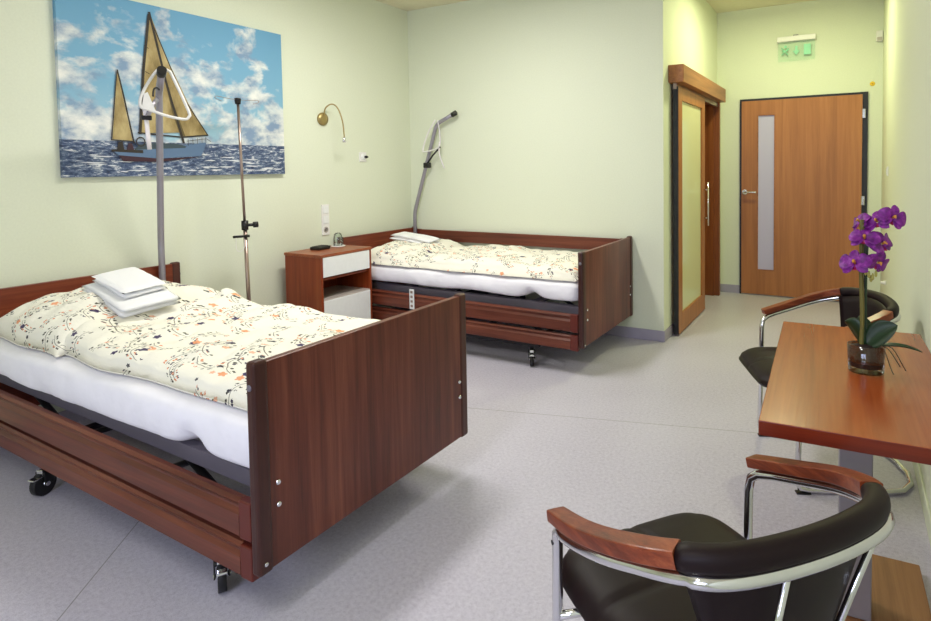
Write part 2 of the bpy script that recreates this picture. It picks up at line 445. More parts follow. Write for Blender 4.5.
# sliding door (door_2) with pelmet and lined opening
sd = thing('door_2', (0, 0, 0), 0, None, None); sd['kind'] = 'structure'
px0, px1 = 2.474, 2.516; py0, py1, pz0, pz1 = .205, 1.165, .012, 1.975
st = .115
b = MB()
b.box((px0, py0, pz0), (px1, py0+st, pz1), .002); b.box((px0, py1-st, pz0), (px1, py1, pz1), .002)
b.box((px0, py0+st, pz0), (px1, py1-st, pz0+.15)); b.box((px0, py0+st, pz1-.10), (px1, py1-st, pz1))
b.build('sliding_panel', M['door'], sd)
MB().box((px0+.012, py0+st, pz0+.15), (px1-.016, py1-st, pz1-.10)).build('glass_panel', M['frost_green'], sd)
MB().box((px0, py0-.004, pz0), (px1-.002, py0, pz1)).build('edge_strip', M['black'], sd)  # thin near-black strip over the panel's front edge
h = MB().tube([(2.552, 1.125, .80), (2.552, 1.125, 1.20)], .009, 10)
for z in (.87, 1.13): h.cyl((2.516, 1.125, z), (2.552, 1.125, z), .006, 8)
h.build('pull_handle', M['chrome'], sd)
b = MB().box((XC, .14, 2.0), (2.571, 1.90, 2.135), .003)
struct('trim_2', b, M['pelmet'])
struct('trim_3', MB().box((XC+.022, .20, 1.955), (XC+.05, 1.88, 2.0)), M['steel'])
b = MB()
b.box((XC-.14, OY1-.02, 0), (XC+.014, OY1, OZ)); b.box((XC, OY1, 0), (XC+.066, OY1+.06, OZ), .003)
b.box((XC-.14, OY0, 0), (XC+.014, OY0+.02, OZ)); b.box((XC-.14, OY0+.02, OZ-.02), (XC+.014, OY1-.02, OZ))
struct('trim_4', b, M['door_dark'])
struct('door_3', MB().box((XC-.135, OY0+.02, .01), (XC-.10, OY1-.02, OZ-.02)), M['door_dark'])

# ------------------------------------------------------------------ beds
def rail(y, z, h, x0, x1, tilt, parent, out=-1):
    """moulded side rail; y is the outer face"""
    t = .028*-out; prof = []
    n = 10
    o = MB()
    dz = lambda x: -tilt*(x-x0)/(x1-x0)
    pr = [(0.006, 0), (0, .004), (0, h*.60), (.010, h*.72), (.010, h*.80), (.004, h*.90), (.012, h), (.028, h), (.028, 0)]
    def ring(x): return [(x, y - out*a, z + c + dz(x)) for a, c in pr]
    cap = .055
    A = ring(x0+cap); B = ring(x1-cap)
    a = [o.bm.verts.new(p) for p in A]; c = [o.bm.verts.new(p) for p in B]; k = len(a)
    o.bm.faces.new(a); o.bm.faces.new(c[::-1])
    for i in range(k): o.bm.faces.new((a[i], a[(i+1) % k], c[(i+1) % k], c[i]))
    r = o.build('side_rail', M['walnut_x'], parent)
    for xa, xb in ((x0, x0+cap), (x1-cap, x1)):
        q = MB(); ya, yb = sorted((y, y - out*.030)); zz = z + dz((xa+xb)/2)
        q.box((xa, ya-.001, zz-.002), (xb, yb+.001, zz+h+.002), .005)
        q.build('rail_end_cap', M['cherry_cap'], r)
    return r

def board(x0, x1, W, zb, zt, name, parent, foot=True):
    s = .005
    o = MB().box((x0+s, .045, zb+.006), (x1-s, W-.045, zt-.008), .003).build(name, M['walnut_z'] if foot else M['walnut_y'], parent)
    for ya, yb in ((0, .05), (W-.05, W)):
        q = MB(); q.box((x0, ya, zb), (x1, yb, zt), .011, 3); q.build('side_post', M['walnut_edge'], o)
    yy = (.074, W-.058)
    xf = x1 if foot else x0
    for y in yy:
        for z in (.425, .358):
            MB().lathe([(.0085, 0), (.0085, .003), (.005, .006)], 12, mat=Matrix.Rotation(PI/2 if foot else -PI/2, 4, 'Y'), at=(xf-s, y, z)).build('bolt', M['chrome'], o)
    MB().lathe([(.0065, 0), (.0065, .003), (.004, .004)], 12, mat=Matrix.Rotation(PI/2 if foot else -PI/2, 4, 'Y'), at=(xf, .022, .205)).build('bolt', M['chrome'], o)
    for y, sg in ((0, -1), (W, 1)):
        MB().lathe([(.010, 0), (.010, .002), (.006, .003)], 12, mat=Matrix.Rotation(sg*-PI/2, 4, 'X'), at=((x0+x1)/2, y, zt-.075)).build('cover_plug', M['grey_metal'], o)
    return o

def caster(x, y, parent, a=0):
    c = MB()
    c.cyl((x, y, .098), (x, y, .17), .016, 14)
    R = Matrix.Translation((x, y, 0)) @ Matrix.Rotation(a, 4, 'Z')
    c.box((-.024, -.032, .045), (-.019, .012, .10), .003, mat=R); c.box((.019, -.032, .045), (.024, .012, .10), .003, mat=R)
    c.box((-.024, -.034, .088), (.024, .016, .104), .006, mat=R)
    o = c.build('caster', M['black'], parent)
    w = MB(); w.tube([R @ Vector((-.013, -.02, .05)), R @ Vector((.013, -.02, .05))], .049, 24)
    w.build('wheel', M['rubber'], o)
    p = MB(); p.box((-.016, -.074, .080), (.016, -.030, .088), .003, mat=R); p.box((-.014, -.036, .088), (.014, -.030, .112), .003, mat=R)
    p.cyl(R @ Vector((-.026, -.02, .05)), R @ Vector((.026, -.02, .05)), .009, 12)
    p.build('brake_pedal', M['chrome'], o)

def make_bed(loc, rz, L, W, label, tilt, cx, back_up, dz=0, ca=1.0):
    t = thing('hospital_bed', loc, rz, label, 'bed', 'wooden hospital beds')
    zb, zt = .172+dz, .806+dz/2
    board(0, .036, W, zb, zt, 'headboard', t, False)
    board(L-.038, L, W, zb, zt, 'footboard', t, True)
    x0, x1 = .04, L-.042
    ya = .006
    rail(ya, .278+dz+tilt*.75, .113, x0, x1, tilt, t); rail(ya, .158+dz+tilt*.75, .098, x0, x1, tilt, t)
    yb = W-.006
    if back_up: rail(yb, .688, .100, x0, x1, 0, t, 1); rail(yb, .530, .098, x0, x1, 0, t, 1)
    else: rail(yb, .278, .113, x0, x1, 0, t, 1); rail(yb, .158, .098, x0, x1, 0, t, 1)
    f = MB()
    fz0, fz1 = .375+dz, .428+dz
    def tl(x): return -tilt*1.0*(x-x0)/(x1-x0)+tilt*.8
    for y0, y1 in ((.085, .125), (W-.125, W-.085)):
        f.prism([(x0, y0, fz0+tl(x0)), (x1, y0, fz0+tl(x1)), (x1, y0, fz1+tl(x1)), (x0, y0, fz1+tl(x0))], (0, y1-y0, 0))
    for x in (x0+.01, .5, .9, 1.3, 1.7, x1-.06): f.box((x, .125, fz0+.01), (x+.04, W-.125, fz1-.02))
    f.build('mattress_frame', M['grey_metal'], t)
    m = MB()
    for y in (.16, W-.16):
        m.tube([(.35, y, .385+dz), (.9, y, .15)], .014, 8); m.tube([(1.45, y, .385+dz), (1.92, y, .15)], .014, 8)
        m.tube([(.55, y+.03, .15), (1.2, y+.03, .385+dz)], .012, 8); m.tube([(1.2, y+.03, .15), (1.75, y+.03, .385+dz)], .012, 8)
    m.box((.95, W/2-.06, .28), (1.45, W/2+.06, .37), .01)
    m.build('lifting_mechanism', M['dark_metal'], t)
    u = MB()
    for y in (.06, W-.10): u.box((.45, y, .130), (cx+.06, y+.04, .172), .004)
    for x in (.5, cx-.02): u.box((x, .10, .130), (x+.05, W-.10, .172), .004)
    u.build('undercarriage', M['dark_metal'], t)
    for x, y, a in ((cx, .08, ca), (.66, .09, .35), (cx, W-.08, .4), (.62, W-.08, .3)): caster(x, y, t, a)
    return t

BL = 2.158
bed1 = make_bed((.045, -3.338, 0), math.radians(-.37), 2.163, 1.053, 'walnut hospital bed in the left foreground, below the sailboat picture', .05, 1.86, False)
bed2 = make_bed((.036, -.986, 0), math.radians(-.15), 2.172, .978, 'walnut hospital bed standing in the far corner along the back wall, rear guard rail raised', .02, 1.75, True, .012, .5)
p = MB(); p.box((.745, .0025, .300), (.790, .0065, .452), .003)
pl = p.build('rail_latch', M['white_gloss'], bed2)
for z in (.325, .36, .395, .43): MB().box((.757, .0005, z-.009), (.778, .0027, z+.009), .001).build('latch_slot', M['steel'], pl)

# lifting poles (parts of their beds)
def lifting_pole(bed, x, y, ang, pts, arm_tilt=0):
    R = Matrix.Translation((x, y, 0)) @ Matrix.Rotation(ang, 4, 'Z')
    P = [R @ Vector(q) for q in pts]
    o = MB().tube(P, .0175, 16).build('lifting_pole', M['pole_metal'], bed)
    d = (P[-1]-P[-2]).normalized()
    MB().tube([P[-1]-d*.035, P[-1]+d*.012], .0225, 16).build('end_cap', M['black'], o)
    return o, P, R
def smooth_pole(raw, r=.05):
    out = [raw[0]]
    for i in range(1, len(raw)-1):
        a, b_, c = Vector(raw[i-1]), Vector(raw[i]), Vector(raw[i+1])
        p1 = b_+(a-b_).normalized()*r; p2 = b_+(c-b_).normalized()*r
        for k in range(6):
            u = k/5; out.append(((1-u)**2*p1+2*u*(1-u)*b_+u*u*p2)[:])
    out.append(raw[-1]); return out
raw = [(0, 0, .40), (0, 0, .95), (.275, 0, 1.765), (.485, 0, 1.853)]
pole2, P2, R2 = lifting_pole(bed2, .05, .925, 0, smooth_pole(raw))
# bed 1: same pole swung towards the room
pole1, P1, R1 = lifting_pole(bed1, .065, .925, math.radians(-25), smooth_pole([(0, 0, .40), (0, 0, .95), (.275, 0, 1.79), (.485, 0, 1.88)], .04))
for pole, R, hz in ((pole2, R2, 1.765), (pole1, R1, 1.735)):
    pass
# pole 2 strap, buckle, clamp, handle
def V2(x, z, dy=0): return R2 @ Vector((x, dy, z))
MB().box((-.022, -.028, -.02), (.03, .028, .03), .006, mat=Matrix.Translation(V2(.155, 1.385))).build('clamp', M['black'], pole2)
MB().tube([V2(.17, 1.40, -.02), V2(.25, 1.48, -.03), V2(.34, 1.555, -.035)], .006, 8, sec=(.022, .008, .6)).build('strap_clip', M['dark_metal'], pole2)
MB().tube(curve([V2(.30, 1.80, -.01), V2(.33, 1.70, -.03), V2(.345, 1.60, -.04), V2(.33, 1.53, -.04), V2(.345, 1.45, -.04), V2(.385, 1.36, -.04)], 5), .006, 6, sec=(.020, .004, .6)).build('strap', M['strap'], pole2)
MB().tube(curve([V2(.285, 1.80, -.03), V2(.20, 1.68, -.035), V2(.145, 1.535, -.04), V2(.18, 1.515, -.04), V2(.32, 1.545, -.045), V2(.335, 1.60, -.04)], 6), .007, 8).build('grab_handle', M['white_plastic'], pole2)
# pole 1 big triangular grab handle seen against the picture
def V1(a, z, f=.0): # a: sideways (picture right positive), f: along the arm
    return R1 @ Vector((f, a, z))
def PX(px, py, f=.44):   # sizes read off the handle, about 1 cm per 1.7 px
    return V1((px-163.5)/245, 1.885-(py-69.5)/206, f)
def closed_curve(P, n=5):
    P = [Vector(p) for p in P]; out = []; N = len(P)
    for i in range(N):
        p0, p1, p2, p3 = P[i-1], P[i], P[(i+1) % N], P[(i+2) % N]
        for k in range(n):
            u = k/n; out.append(.5*((2*p1)+(p2-p0)*u+(2*p0-5*p1+4*p2-p3)*u*u+(3*p1-p0-3*p2+p3)*u**3))
    return out
loop = [(166, 67), (159, 69.5), (149, 83), (141.6, 96.5), (139.5, 105), (141.6, 110), (149.5, 112), (168.7, 117.7), (187, 120.6), (192.5, 118), (192.5, 111), (175.5, 73.5), (172, 69)]
MB().tube(closed_curve([PX(*q) for q in loop]), .0075, 10, closed=True).build('grab_handle', M['white_plastic'], pole1)
MB().prism([PX(144, 95, .435), PX(148, 93, .435), PX(156, 113, .435), PX(147, 112, .435), PX(141.5, 108, .435)], R1.to_3x3() @ Vector((.012, 0, 0))).build('handle_gusset', M['white_plastic'], pole1)
MB().tube([PX(144.5, 111, .42), PX(146, 122, .415), PX(147, 138, .41), PX(148.2, 154, .41)], .006, 6, sec=(.024, .004, .6)).build('strap', M['strap'], pole1)
MB().box((-.010, -.024, -.012), (.010, .024, .012), .004, mat=Matrix.Translation(PX(146, 120, .415)) @ Matrix.Rotation(rd(-25), 4, 'Z')).build('buckle', M['dark_metal'], pole1)
MB().tube(curve([PX(147, 119, .42), PX(151, 111, .41), PX(156, 103, .39), PX(160, 98, .35)], 4), .006, 6, sec=(.024, .005, .6)).build('strap_clip', M['pole_metal'], pole1)
MB().tube(curve([PX(154, 97, .43), PX(155, 90, .42), PX(158, 87, .41), PX(162, 88, .37)], 4), .005, 6).build('hook', M['black'], pole1)

# ------------------------------------------------------------------ bedding
def mattress(bed, L0, L1, W0, W1, zb, zt, seed, tb, label, cat='mattress'):
    o = MB()
    N = 90; K = 34
    prof = []
    # closed cross-section in (y,z): rounded
    for k in range(K):
        th = 2*PI*k/K; c, s_ = math.cos(th), math.sin(th)
        prof.append((math.copysign(abs(c)**.28, c), math.copysign(abs(s_)**.36, s_)))
    rings = []
    for i in range(N+1):
        u = i/N; x = L0+(L1-L0)*u
        e = min(1, (min(u, 1-u)*N/3.)); e = math.sqrt(max(0, 1-(1-e)**2))
        ring = []
        for c, s_ in prof:
            hw = (W1-W0)/2-.03*(1-e); y = (W0+W1)/2 + c*hw
            hz = (zt-zb)/2-.02*(1-e); z = (zb+zt)/2+s_*hz
            wr = nz(x*3+seed, y*2, z*9)*.010 + nz(x*9+seed+z*16, y*3+5, z*3)*.006 + nz(x*22+seed-z*14, 4, z*4)*.003
            side = 1 if abs(c) > .9 else .4
            if c < 0: y -= wr*side
            else: y += wr*side
            if s_ < 0: z += tb*(.5-u)*-s_
            if s_ < -.4: z += .012+.018*nz(x*2.2+seed, 3.3)
            if s_ < -.2 and c < -.5:
                z += .035*math.exp(-((x-(L1-.35))/.07)**2); y += .03*math.exp(-((x-(L1-.35))/.05)**2)*(-s_)
            ring.append(o.bm.verts.new((x, y, z)))
        rings.append(ring)
    for A, B in zip(rings, rings[1:]):
        for k in range(K): f = o.bm.faces.new((A[k], A[(k+1) % K], B[(k+1) % K], B[k])); f.smooth = True
    o.bm.faces.new(rings[0]); o.bm.faces.new(rings[-1])
    ob = o.build('mattress', M['sheet']); ob.location = bed.location; ob.rotation_euler = bed.rotation_euler
    return tag(ob, label, cat, 'mattresses in fitted white sheets')
mattress(bed1, .042, BL-.040, .040, 1.0, .424, .606, 0, .045, 'mattress in a white fitted sheet on the left front bed')
mattress(bed2, .042, 2.163-.044, .030, .94, .452, .606, 7, .0, 'mattress in a white fitted sheet on the far corner bed')

def puff(bed, name, label, cat, x0, x1, y0, y1, zb, H, seed, nu=70, nv=50, px=6, py=6, wav=.03, bumpy=.02, corner=0, group=None, zfn=None, rot=0, mat='floral', edge=.02, skew=(0, 0), hb=0.):
    o = MB()
    def xy(u, v):
        a, c = 2*u-1, 2*v-1
        xa, xb = x0-skew[0]*c, x1-skew[1]*c
        x = xa+(xb-xa)*u; y = y0+(y1-y0)*v
        x += wav*nz(y*3+seed, 1.7)*abs(a)**2*(1 if a > 0 else -1) + corner*a*abs(c)**3*abs(a)
        y += wav*nz(x*3+seed, 8.1)*abs(c)**2*(1 if c > 0 else -1) + corner*c*abs(a)**3*abs(c)
        return x, y, a, c
    def prof(a, c): return max(0, 1-abs(a)**px)**.5*max(0, 1-abs(c)**py)**.5
    def top(u, v):
        x, y, a, c = xy(u, v); e = prof(a, c)
        h = H*(1 + bumpy/H*(nz(x*3.5+seed, y*3.5, 1)*1.3+nz(x*9+seed, y*7, 2)*.55+nz(x*17+seed+y*6, y*15, 5)*.28+abs(nz(x*5-seed, y*6+x*3, 3))*.8))*e
        h *= 1+hb*math.exp(-((x-x0-.10)/.14)**2)
        base = zb + (zfn(x, y) if zfn else 0)
        return (x, y, base+edge*.5*(e > 0)+edge*.5*e+h)
    def bot(u, v):
        x, y, a, c = xy(u, v); e = prof(a, c)
        return (x, y, zb + (zfn(x, y) if zfn else 0) + (.006*(1-e)))
    o.slab(top, bot, nu, nv)
    ob = o.build(name, M[mat]); ob.location = bed.location; ob.rotation_euler = bed.rotation_euler
    return tag(ob, label, cat, group)
g1 = 'floral duvets spread over the beds'; g2 = 'floral pillows at the heads of the beds'
puff(bed1, 'duvet', 'white floral duvet on the left front bed, lying from pillow to footboard', 'duvet', .62, BL-.05, .090, .965, .606, .048, 1.0, 100, 70, 8, 10, .03, .028, group=g1, skew=(.08, 0), hb=.75)
puff(bed1, 'pillow', 'large white floral pillow on the left front bed, two folded towels on it', 'pillow', .10, .76, .095, .95, .607, .150, 3.0, 60, 60, 3.6, 3.0, .03, .03, corner=.03, group=g2, skew=(0, .04))
puff(bed2, 'duvet', 'cream floral duvet on the far corner bed', 'duvet', .66, 2.163-.05, .045, .90, .606, .070, 11.0, 90, 60, 8, 8, .03, .024, group=g1)
puff(bed2, 'pillow', 'cream floral pillow on the far corner bed, one folded towel on it', 'pillow', .10, .72, .05, .90, .607, .115, 13.0, 60, 60, 2.8, 3.5, .03, .028, corner=.02, group=g2)

def towel(bed, loc, rz, tilt, sx, sy, layers, th, label, seed=0):
    o = MB()
    for k in range(layers):
        z = k*th*1.02
        ox = .006*math.sin(k*2.1+seed); w = sx-.008*k
        def f(u, v, top, z=z, ox=ox, w=w):
            a, c = 2*u-1, 2*v-1
            a *= 1+.0; e = max(0, 1-abs(a)**9)**.5*max(0, 1-abs(c)**9)**.5
            x = a*w/2+ox+.006*nz(c*3, k+seed); y = c*sy/2+.006*nz(a*3, k+seed+5)
            s_ = .006*nz(x*6+seed+k, y*6, 1)-.18*(x*x+y*y)
            return (x, y, z+s_+(th*(.5+.5*e) if top else th*(.5-.5*e)))
        o.slab(lambda u, v: f(u, v, True), lambda u, v: f(u, v, False), 16, 16)
    ob = o.build('folded_towel', M['towel'])
    ob.location = bed.matrix_basis @ Vector(loc) if False else Matrix.Translation(bed.location) @ Vector(loc)
    ob.rotation_euler = (tilt[0], tilt[1], rz)
    return tag(ob, label, 'towel', 'folded white towels on the pillows')
towel(bed1, (.610, .470, .762), rd(-6), (rd(5), rd(10), 0), .46, .25, 2, .021, 'larger folded white towel lying on the left front bed pillow, under a smaller towel')
towel(bed1, (.585, .480, .809), rd(-4), (rd(5), rd(10), 0), .33, .19, 2, .021, 'smaller folded white towel, topmost on the pillow of the left front bed', 3)
towel(bed2, (.40, .50, .745), rd(-4), (rd(5), rd(5), 0), .46, .15, 2, .025, 'folded white towel on the pillow of the far corner bed', 6)

# ------------------------------------------------------------------ nightstand
ns = thing('nightstand', (.09, -1.528, 0), 0, 'reddish wooden nightstand with white drawer and white door between the beds', 'nightstand')
NX, NY, NZ = .365, .492, .762
b = MB(); 
b.box((0, 0, .06), (NX-.018, .018, NZ-.02)); b.box((0, NY-.018, .06), (NX-.018, NY, NZ-.02)); b.box((0, .018, .06), (.012, NY-.018, NZ-.02))
b.box((NX-.018, 0, .06), (NX, .018, NZ-.02)); b.box((NX-.018, NY-.018, .06), (NX, NY, NZ-.02))
b.box((.012, .018, .06), (NX-.02, NY-.018, .078)); b.box((.012, .018, .575), (NX-.02, NY-.018, .59))
b.build('cabinet_body', M['nightstand'], ns)
MB().box((-.004, -.006, NZ-.02), (NX+.004, NY+.006, NZ), .002).build('cabinet_top', M['nightstand_x'], ns)
MB().box((NX-.018, .020, .600), (NX+.002, NY-.020, NZ-.022), .002).build('drawer', M['white_gloss'], ns)
MB().box((.012, .018, .425), (NX-.004, NY-.018, .440)).build('shelf', M['shelf_grey'], ns)
MB().box((NX-.018, .020, .085), (NX+.002, NY-.020, .432), .002).build('door', M['white_gloss'], ns)
for x in (.05, NX-.05):
    for y in (.05, NY-.05):
        MB().lathe([(.02, 0), (.025, .01), (.025, .045), (.012, .06)], 14, at=(x, y, 0)).build('caster', M['rubber'], ns)
ph = thing('alarm_clock', (.2, -1.30, NZ), math.radians(8), 'flat black box lying on the nightstand', 'box'); ph.name = 'black_case'
MB().box((-.045, -.062, 0), (.045, .062, .024), .006).build('case_body', M['black'], ph)
MB().box((-.033, -.05, .024), (.033, .05, .027), .001).build('lid', M['rubber'], ph)
gl = thing('drinking_glass', (.19, -1.115, NZ), 0, 'upturned clear drinking glass on the nightstand beside the black box', 'glass')
MB().lathe([(.052, 0), (.056, .003), (.052, .006), (.001, .0065)], 28).build('saucer', M['white_plastic'], gl)
MB().lathe([(.036, .0065), (.034, .06), (.028, .095), (.018, .105), (.001, .106), (.001, .101), (.017, .10), (.026, .09), (.032, .06), (.034, .0065)], 28).build('glass_body', M['glass'], gl)

# ------------------------------------------------------------------ IV stand
iv = thing('drip_stand', (.25, -1.94, 0), 0, 'thin steel drip stand by the wall between left front bed and nightstand', 'drip stand')
b = MB()
for k in range(5):
    a = 2*PI*k/5+.3; c, s_ = math.cos(a), math.sin(a)
    rr = .21
    b.tube([(0, 0, .11), (c*rr, s_*rr, .075)], .011, 8)
b.lathe([(.03, .09), (.032, .13), (.018, .15)], 16)
bs = b.build('base', M['steel'], iv)
for k in range(5):
    a = 2*PI*k/5+.3; c, s_ = math.cos(a), math.sin(a); rr = .205
    MB().cyl((c*rr-s_*.01, s_*rr+c*.01, .03), (c*rr+s_*.01, s_*rr-c*.01, .03), .03, 16).build('caster', M['rubber'], bs)
MB().tube([(0, 0, .12), (-.004, -.014, 1.0)], .0125, 14).build('lower_pole', M['steel'], iv)
MB().tube([(-.004, -.014, .98), (-.006, -.033, 1.80)], .0085, 14).build('upper_pole', M['steel'], iv)
k = MB().cyl((-.004, -.014, .975), (-.004, -.014, 1.035), .021); k.tube([(-.004, -.01, 1.005), (.02, .05, 1.005)], .010, 10); k.tube([(.014, .035, 1.005), (.024, .06, 1.005)], .019, 12)
k.build('clamp', M['black'], iv)
MB().tube([(.02, .00, .935), (-.02, -.09, .935)], .008, 8).build('cross_bar', M['black'], iv)
MB().tube(curve([(0, -.02, .93), (.01, -.035, .86), (.0, -.06, .84), (-.01, -.075, .86), (-.01, -.075, .93)], 5), .0018, 6).build('wire_loop', M['white_plastic'], iv)
MB().lathe([(.016, 0), (.020, .03), (.020, .035), (.012, .04)], 14, at=(-.006, -.033, 1.785)).build('top_cap', M['black'], iv)
for sg in (-1, 1):
    q = [(-.006, -.033+sg*.012, 1.812), (-.006, -.033+sg*.07, 1.816), (-.006, -.033+sg*.145, 1.822), (-.006, -.033+sg*.15, 1.808), (-.006, -.033+sg*.11, 1.795)]
    MB().tube(curve(q, 5), .0018, 6).build('hook', M['steel'], iv)

# ------------------------------------------------------------------ canvas print
cv = tag(None or bpy.data.objects.new('canvas_print', None), 'large canvas print of a sailboat at sea on the left wall', 'picture'); COL.objects.link(cv)
cv.location = (0, -2.155, 1.333)
PW, PH, PT = .698, 1.016, .03
b = MB(); hz = .203
b.use(M['print_sea']); b.prism([(0.001, -PW, 0), (0.001, PW, 0), (0.001, PW, hz), (0.001, -PW, hz)], (PT, 0, 0))
b.use(M['print_sky']); b.prism([(0.001, -PW, hz), (0.001, PW, hz), (0.001, PW, PH), (0.001, -PW, PH)], (PT, 0, 0))
X = [PT+.0012]
def P(pts, m):
    X[0] += .00012
    b.use(M[m]); b.poly([(X[0], y+2.155, z-1.333) for y, z in pts])
def T(pts, w, m):
    for (a, c) in zip(pts, pts[1:]):
        d = Vector((c[0]-a[0], c[1]-a[1])).normalized(); n_ = Vector((-d.y, d.x))*w/2
        P([(a[0]-n_.x, a[1]-n_.y), (c[0]-n_.x, c[1]-n_.y), (c[0]+n_.x, c[1]+n_.y), (a[0]+n_.x, a[1]+n_.y)], m)
random.seed(9)
for i in range(46):
    y = -2.83+1.36*random.random(); z = 1.36+.15*random.random(); w = .02+.05*random.random()
    if -2.62 < y < -2.08 and z > 1.42: continue
    P([(y-w, z), (y-w*.3, z+.004), (y+w, z+.002), (y+w*.4, z-.004)], 'print_foam')
P([(-2.384, 2.300), (-2.365, 2.24), (-2.30, 1.90), (-2.222, 1.60), (-2.46, 1.585)], 'print_sail')
P([(-2.372, 2.280), (-2.30, 2.07), (-2.17, 1.79), (-2.052, 1.595), (-2.222, 1.575), (-2.30, 1.88)], 'print_sail')
P([(-2.31, 1.92), (-2.285, 1.85), (-2.195, 1.58), (-2.225, 1.577), (-2.27, 1.72)], 'print_olive')
T([(-2.384, 2.305), (-2.30, 1.90), (-2.205, 1.535)], .014, 'print_dark')
T([(-2.384, 2.305), (-2.36, 2.22), (-2.20, 1.82), (-2.045, 1.588)], .006, 'print_dark')
T([(-2.386, 2.29), (-2.43, 1.95), (-2.462, 1.58)], .015, 'print_dark')
T([(-2.475, 1.588), (-2.22, 1.572), (-2.045, 1.592)], .008, 'print_dark')
for z in (2.1, 1.95, 1.8, 1.68): T([(-2.42, z), (-2.395, z-.012)], .004, 'print_dark')
P([(-2.572, 1.932), (-2.612, 1.545), (-2.506, 1.54)], 'print_sail')
T([(-2.572, 1.94), (-2.545, 1.80), (-2.498, 1.525)], .008, 'print_dark'); T([(-2.574, 1.93), (-2.618, 1.54)], .005, 'print_dark')
T([(-2.62, 1.541), (-2.50, 1.536)], .006, 'print_dark')
P([(-2.62, 1.488), (-2.585, 1.455), (-2.56, 1.425), (-2.10, 1.455), (-2.075, 1.50), (-2.06, 1.545), (-2.30, 1.51), (-2.50, 1.487)], 'print_hull')
P([(-2.585, 1.455), (-2.56, 1.42), (-2.35, 1.418), (-2.10, 1.452), (-2.35, 1.437)], 'print_red')
P([(-2.62, 1.488), (-2.62, 1.475), (-2.45, 1.468), (-2.45, 1.487)], 'print_dark')
P([(-2.50, 1.487), (-2.47, 1.52), (-2.38, 1.532), (-2.25, 1.53), (-2.19, 1.515), (-2.20, 1.505), (-2.35, 1.497)], 'print_cabin')
P([(-2.59, 1.487), (-2.583, 1.53), (-2.56, 1.535), (-2.553, 1.487)], 'print_dark'); P([(-2.54, 1.487), (-2.53, 1.525), (-2.51, 1.525), (-2.50, 1.487)], 'print_red')
for i in range(12):
    a, c = 2*PI*i/12, 2*PI*(i+1)/12
    T([(-2.462+.024*math.cos(a), 1.535+.026*math.sin(a)), (-2.462+.024*math.cos(c), 1.535+.026*math.sin(c))], .007, 'print_dark')
for y in (-2.18, -2.15, -2.12, -2.09, -2.065): T([(y, 1.52+.4*(y+2.18)*.5), (y, 1.56+.4*(y+2.18)*.4)], .003, 'print_dark')
T([(-2.19, 1.548), (-2.06, 1.568), (-2.03, 1.55)], .003, 'print_dark')
o = b.build('printed_canvas', None, cv, recalc=False)

# ------------------------------------------------------------------ wall fittings
lm = thing('wall_lamp', (0, -1.067, 1.763), 0, 'brass gooseneck reading lamp on the left wall above the nightstand', 'lamp')
MB().lathe([(.050, 0), (.052, .008), (.048, .020), (.020, .026)], 26, mat=Matrix.Rotation(PI/2, 4, 'Y')).build('wall_disc', M['brass'], lm)
MB().tube(curve([(.02, .0, .02), (.05, -.005, .085), (.085, .03, .115), (.11, .065, .08), (.135, .085, -.02), (.15, .085, -.14), (.15, .083, -.155)], 8), .0055, 8).build('gooseneck', M['brass'], lm)
MB().lathe([(.008, .02), (.014, .0), (.017, -.022), (.010, -.024)], 18, at=(.15, .083, -.165)).build('lamp_head', M['chrome'], lm)

def plate(name, loc, w, h, label, cat, n=1, side=1):
    t = thing(name, loc, 0 if side > 0 else PI, label, cat)
    MB().box((0, -w/2, -h/2), (.009, w/2, h/2), .002).build('wall_plate', M['white_plastic'], t)
    return t
sk = plate('wall_socket', (0, -.635, 1.466), .08, .08, 'small white wall outlet with black plug, right of the wall lamp', 'wall outlet')
MB().lathe([(.027, .006), (.026, .012), (.018, .014)], 20, mat=Matrix.Rotation(PI/2, 4, 'Y')).build('socket_ring', M['white_gloss'], sk)
MB().lathe([(.010, .012), (.012, .03), (.008, .045)], 14, mat=Matrix.Rotation(PI/2, 4, 'Y'), at=(0, .018, 0)).build('plug', M['black'], sk)
sw = plate('switch_strip', (0, -1.065, .960), .075, .245, 'tall white strip of switches and socket on the wall above the nightstand', 'switch panel')
for z in (.08, .0):
    MB().box((.009, -.027, z-.030), (.014, .027, z+.030), .003).build('rocker_switch', M['white_gloss'], sw)
MB().lathe([(.024, .009), (.022, .012), (.014, .008)], 18, mat=Matrix.Rotation(PI/2, 4, 'Y'), at=(0, 0, -.08)).build('socket', M['shelf_grey'], sw)
ls = plate('light_switch', (XR, 1.0, 1.29), .075, .075, 'white light switch on the right wall near the entrance door', 'light switch', side=-1)
MB().box((.009, -.027, -.027), (.014, .027, .027), .003).build('rocker_switch', M['white_gloss'], ls)
ds = tag(MB().lathe([(.018, 0), (.018, .012), (.010, .03), (.014, .04)], 16, mat=Matrix.Rotation(-PI/2, 4, 'Y')).build('door_stop', M['white_plastic']), 'small white door stop low on the right wall behind the orchid', 'door stop'); ds.location = (XR, 1.08, .39)
se = thing('motion_detector', (3.935, YE, 2.545), 0, 'small white detector high in the corner beside the entrance door', 'detector')
MB().box((-.028, -.045, -.05), (.028, 0, .05), .008).build('sensor_housing', M['white_plastic'], se)
MB().box((-.020, -.048, -.045), (.020, -.044, -.012), .002).build('lens', M['shelf_grey'], se)
ys = tag(MB().lathe([(.022, 0), (.022, .004), (.014, .006)], 20, mat=Matrix.Rotation(PI/2, 4, 'X')).build('wall_button', M['yellow']), 'round yellow button on the wall above the right corner of the entrance door', 'button'); ys.location = (3.882, YE, 2.108)
MB().lathe([(.008, .006), (.008, .009), (.004, .010)], 12, mat=Matrix.Rotation(PI/2, 4, 'X')).build('centre_dot', M['lip'], ys)

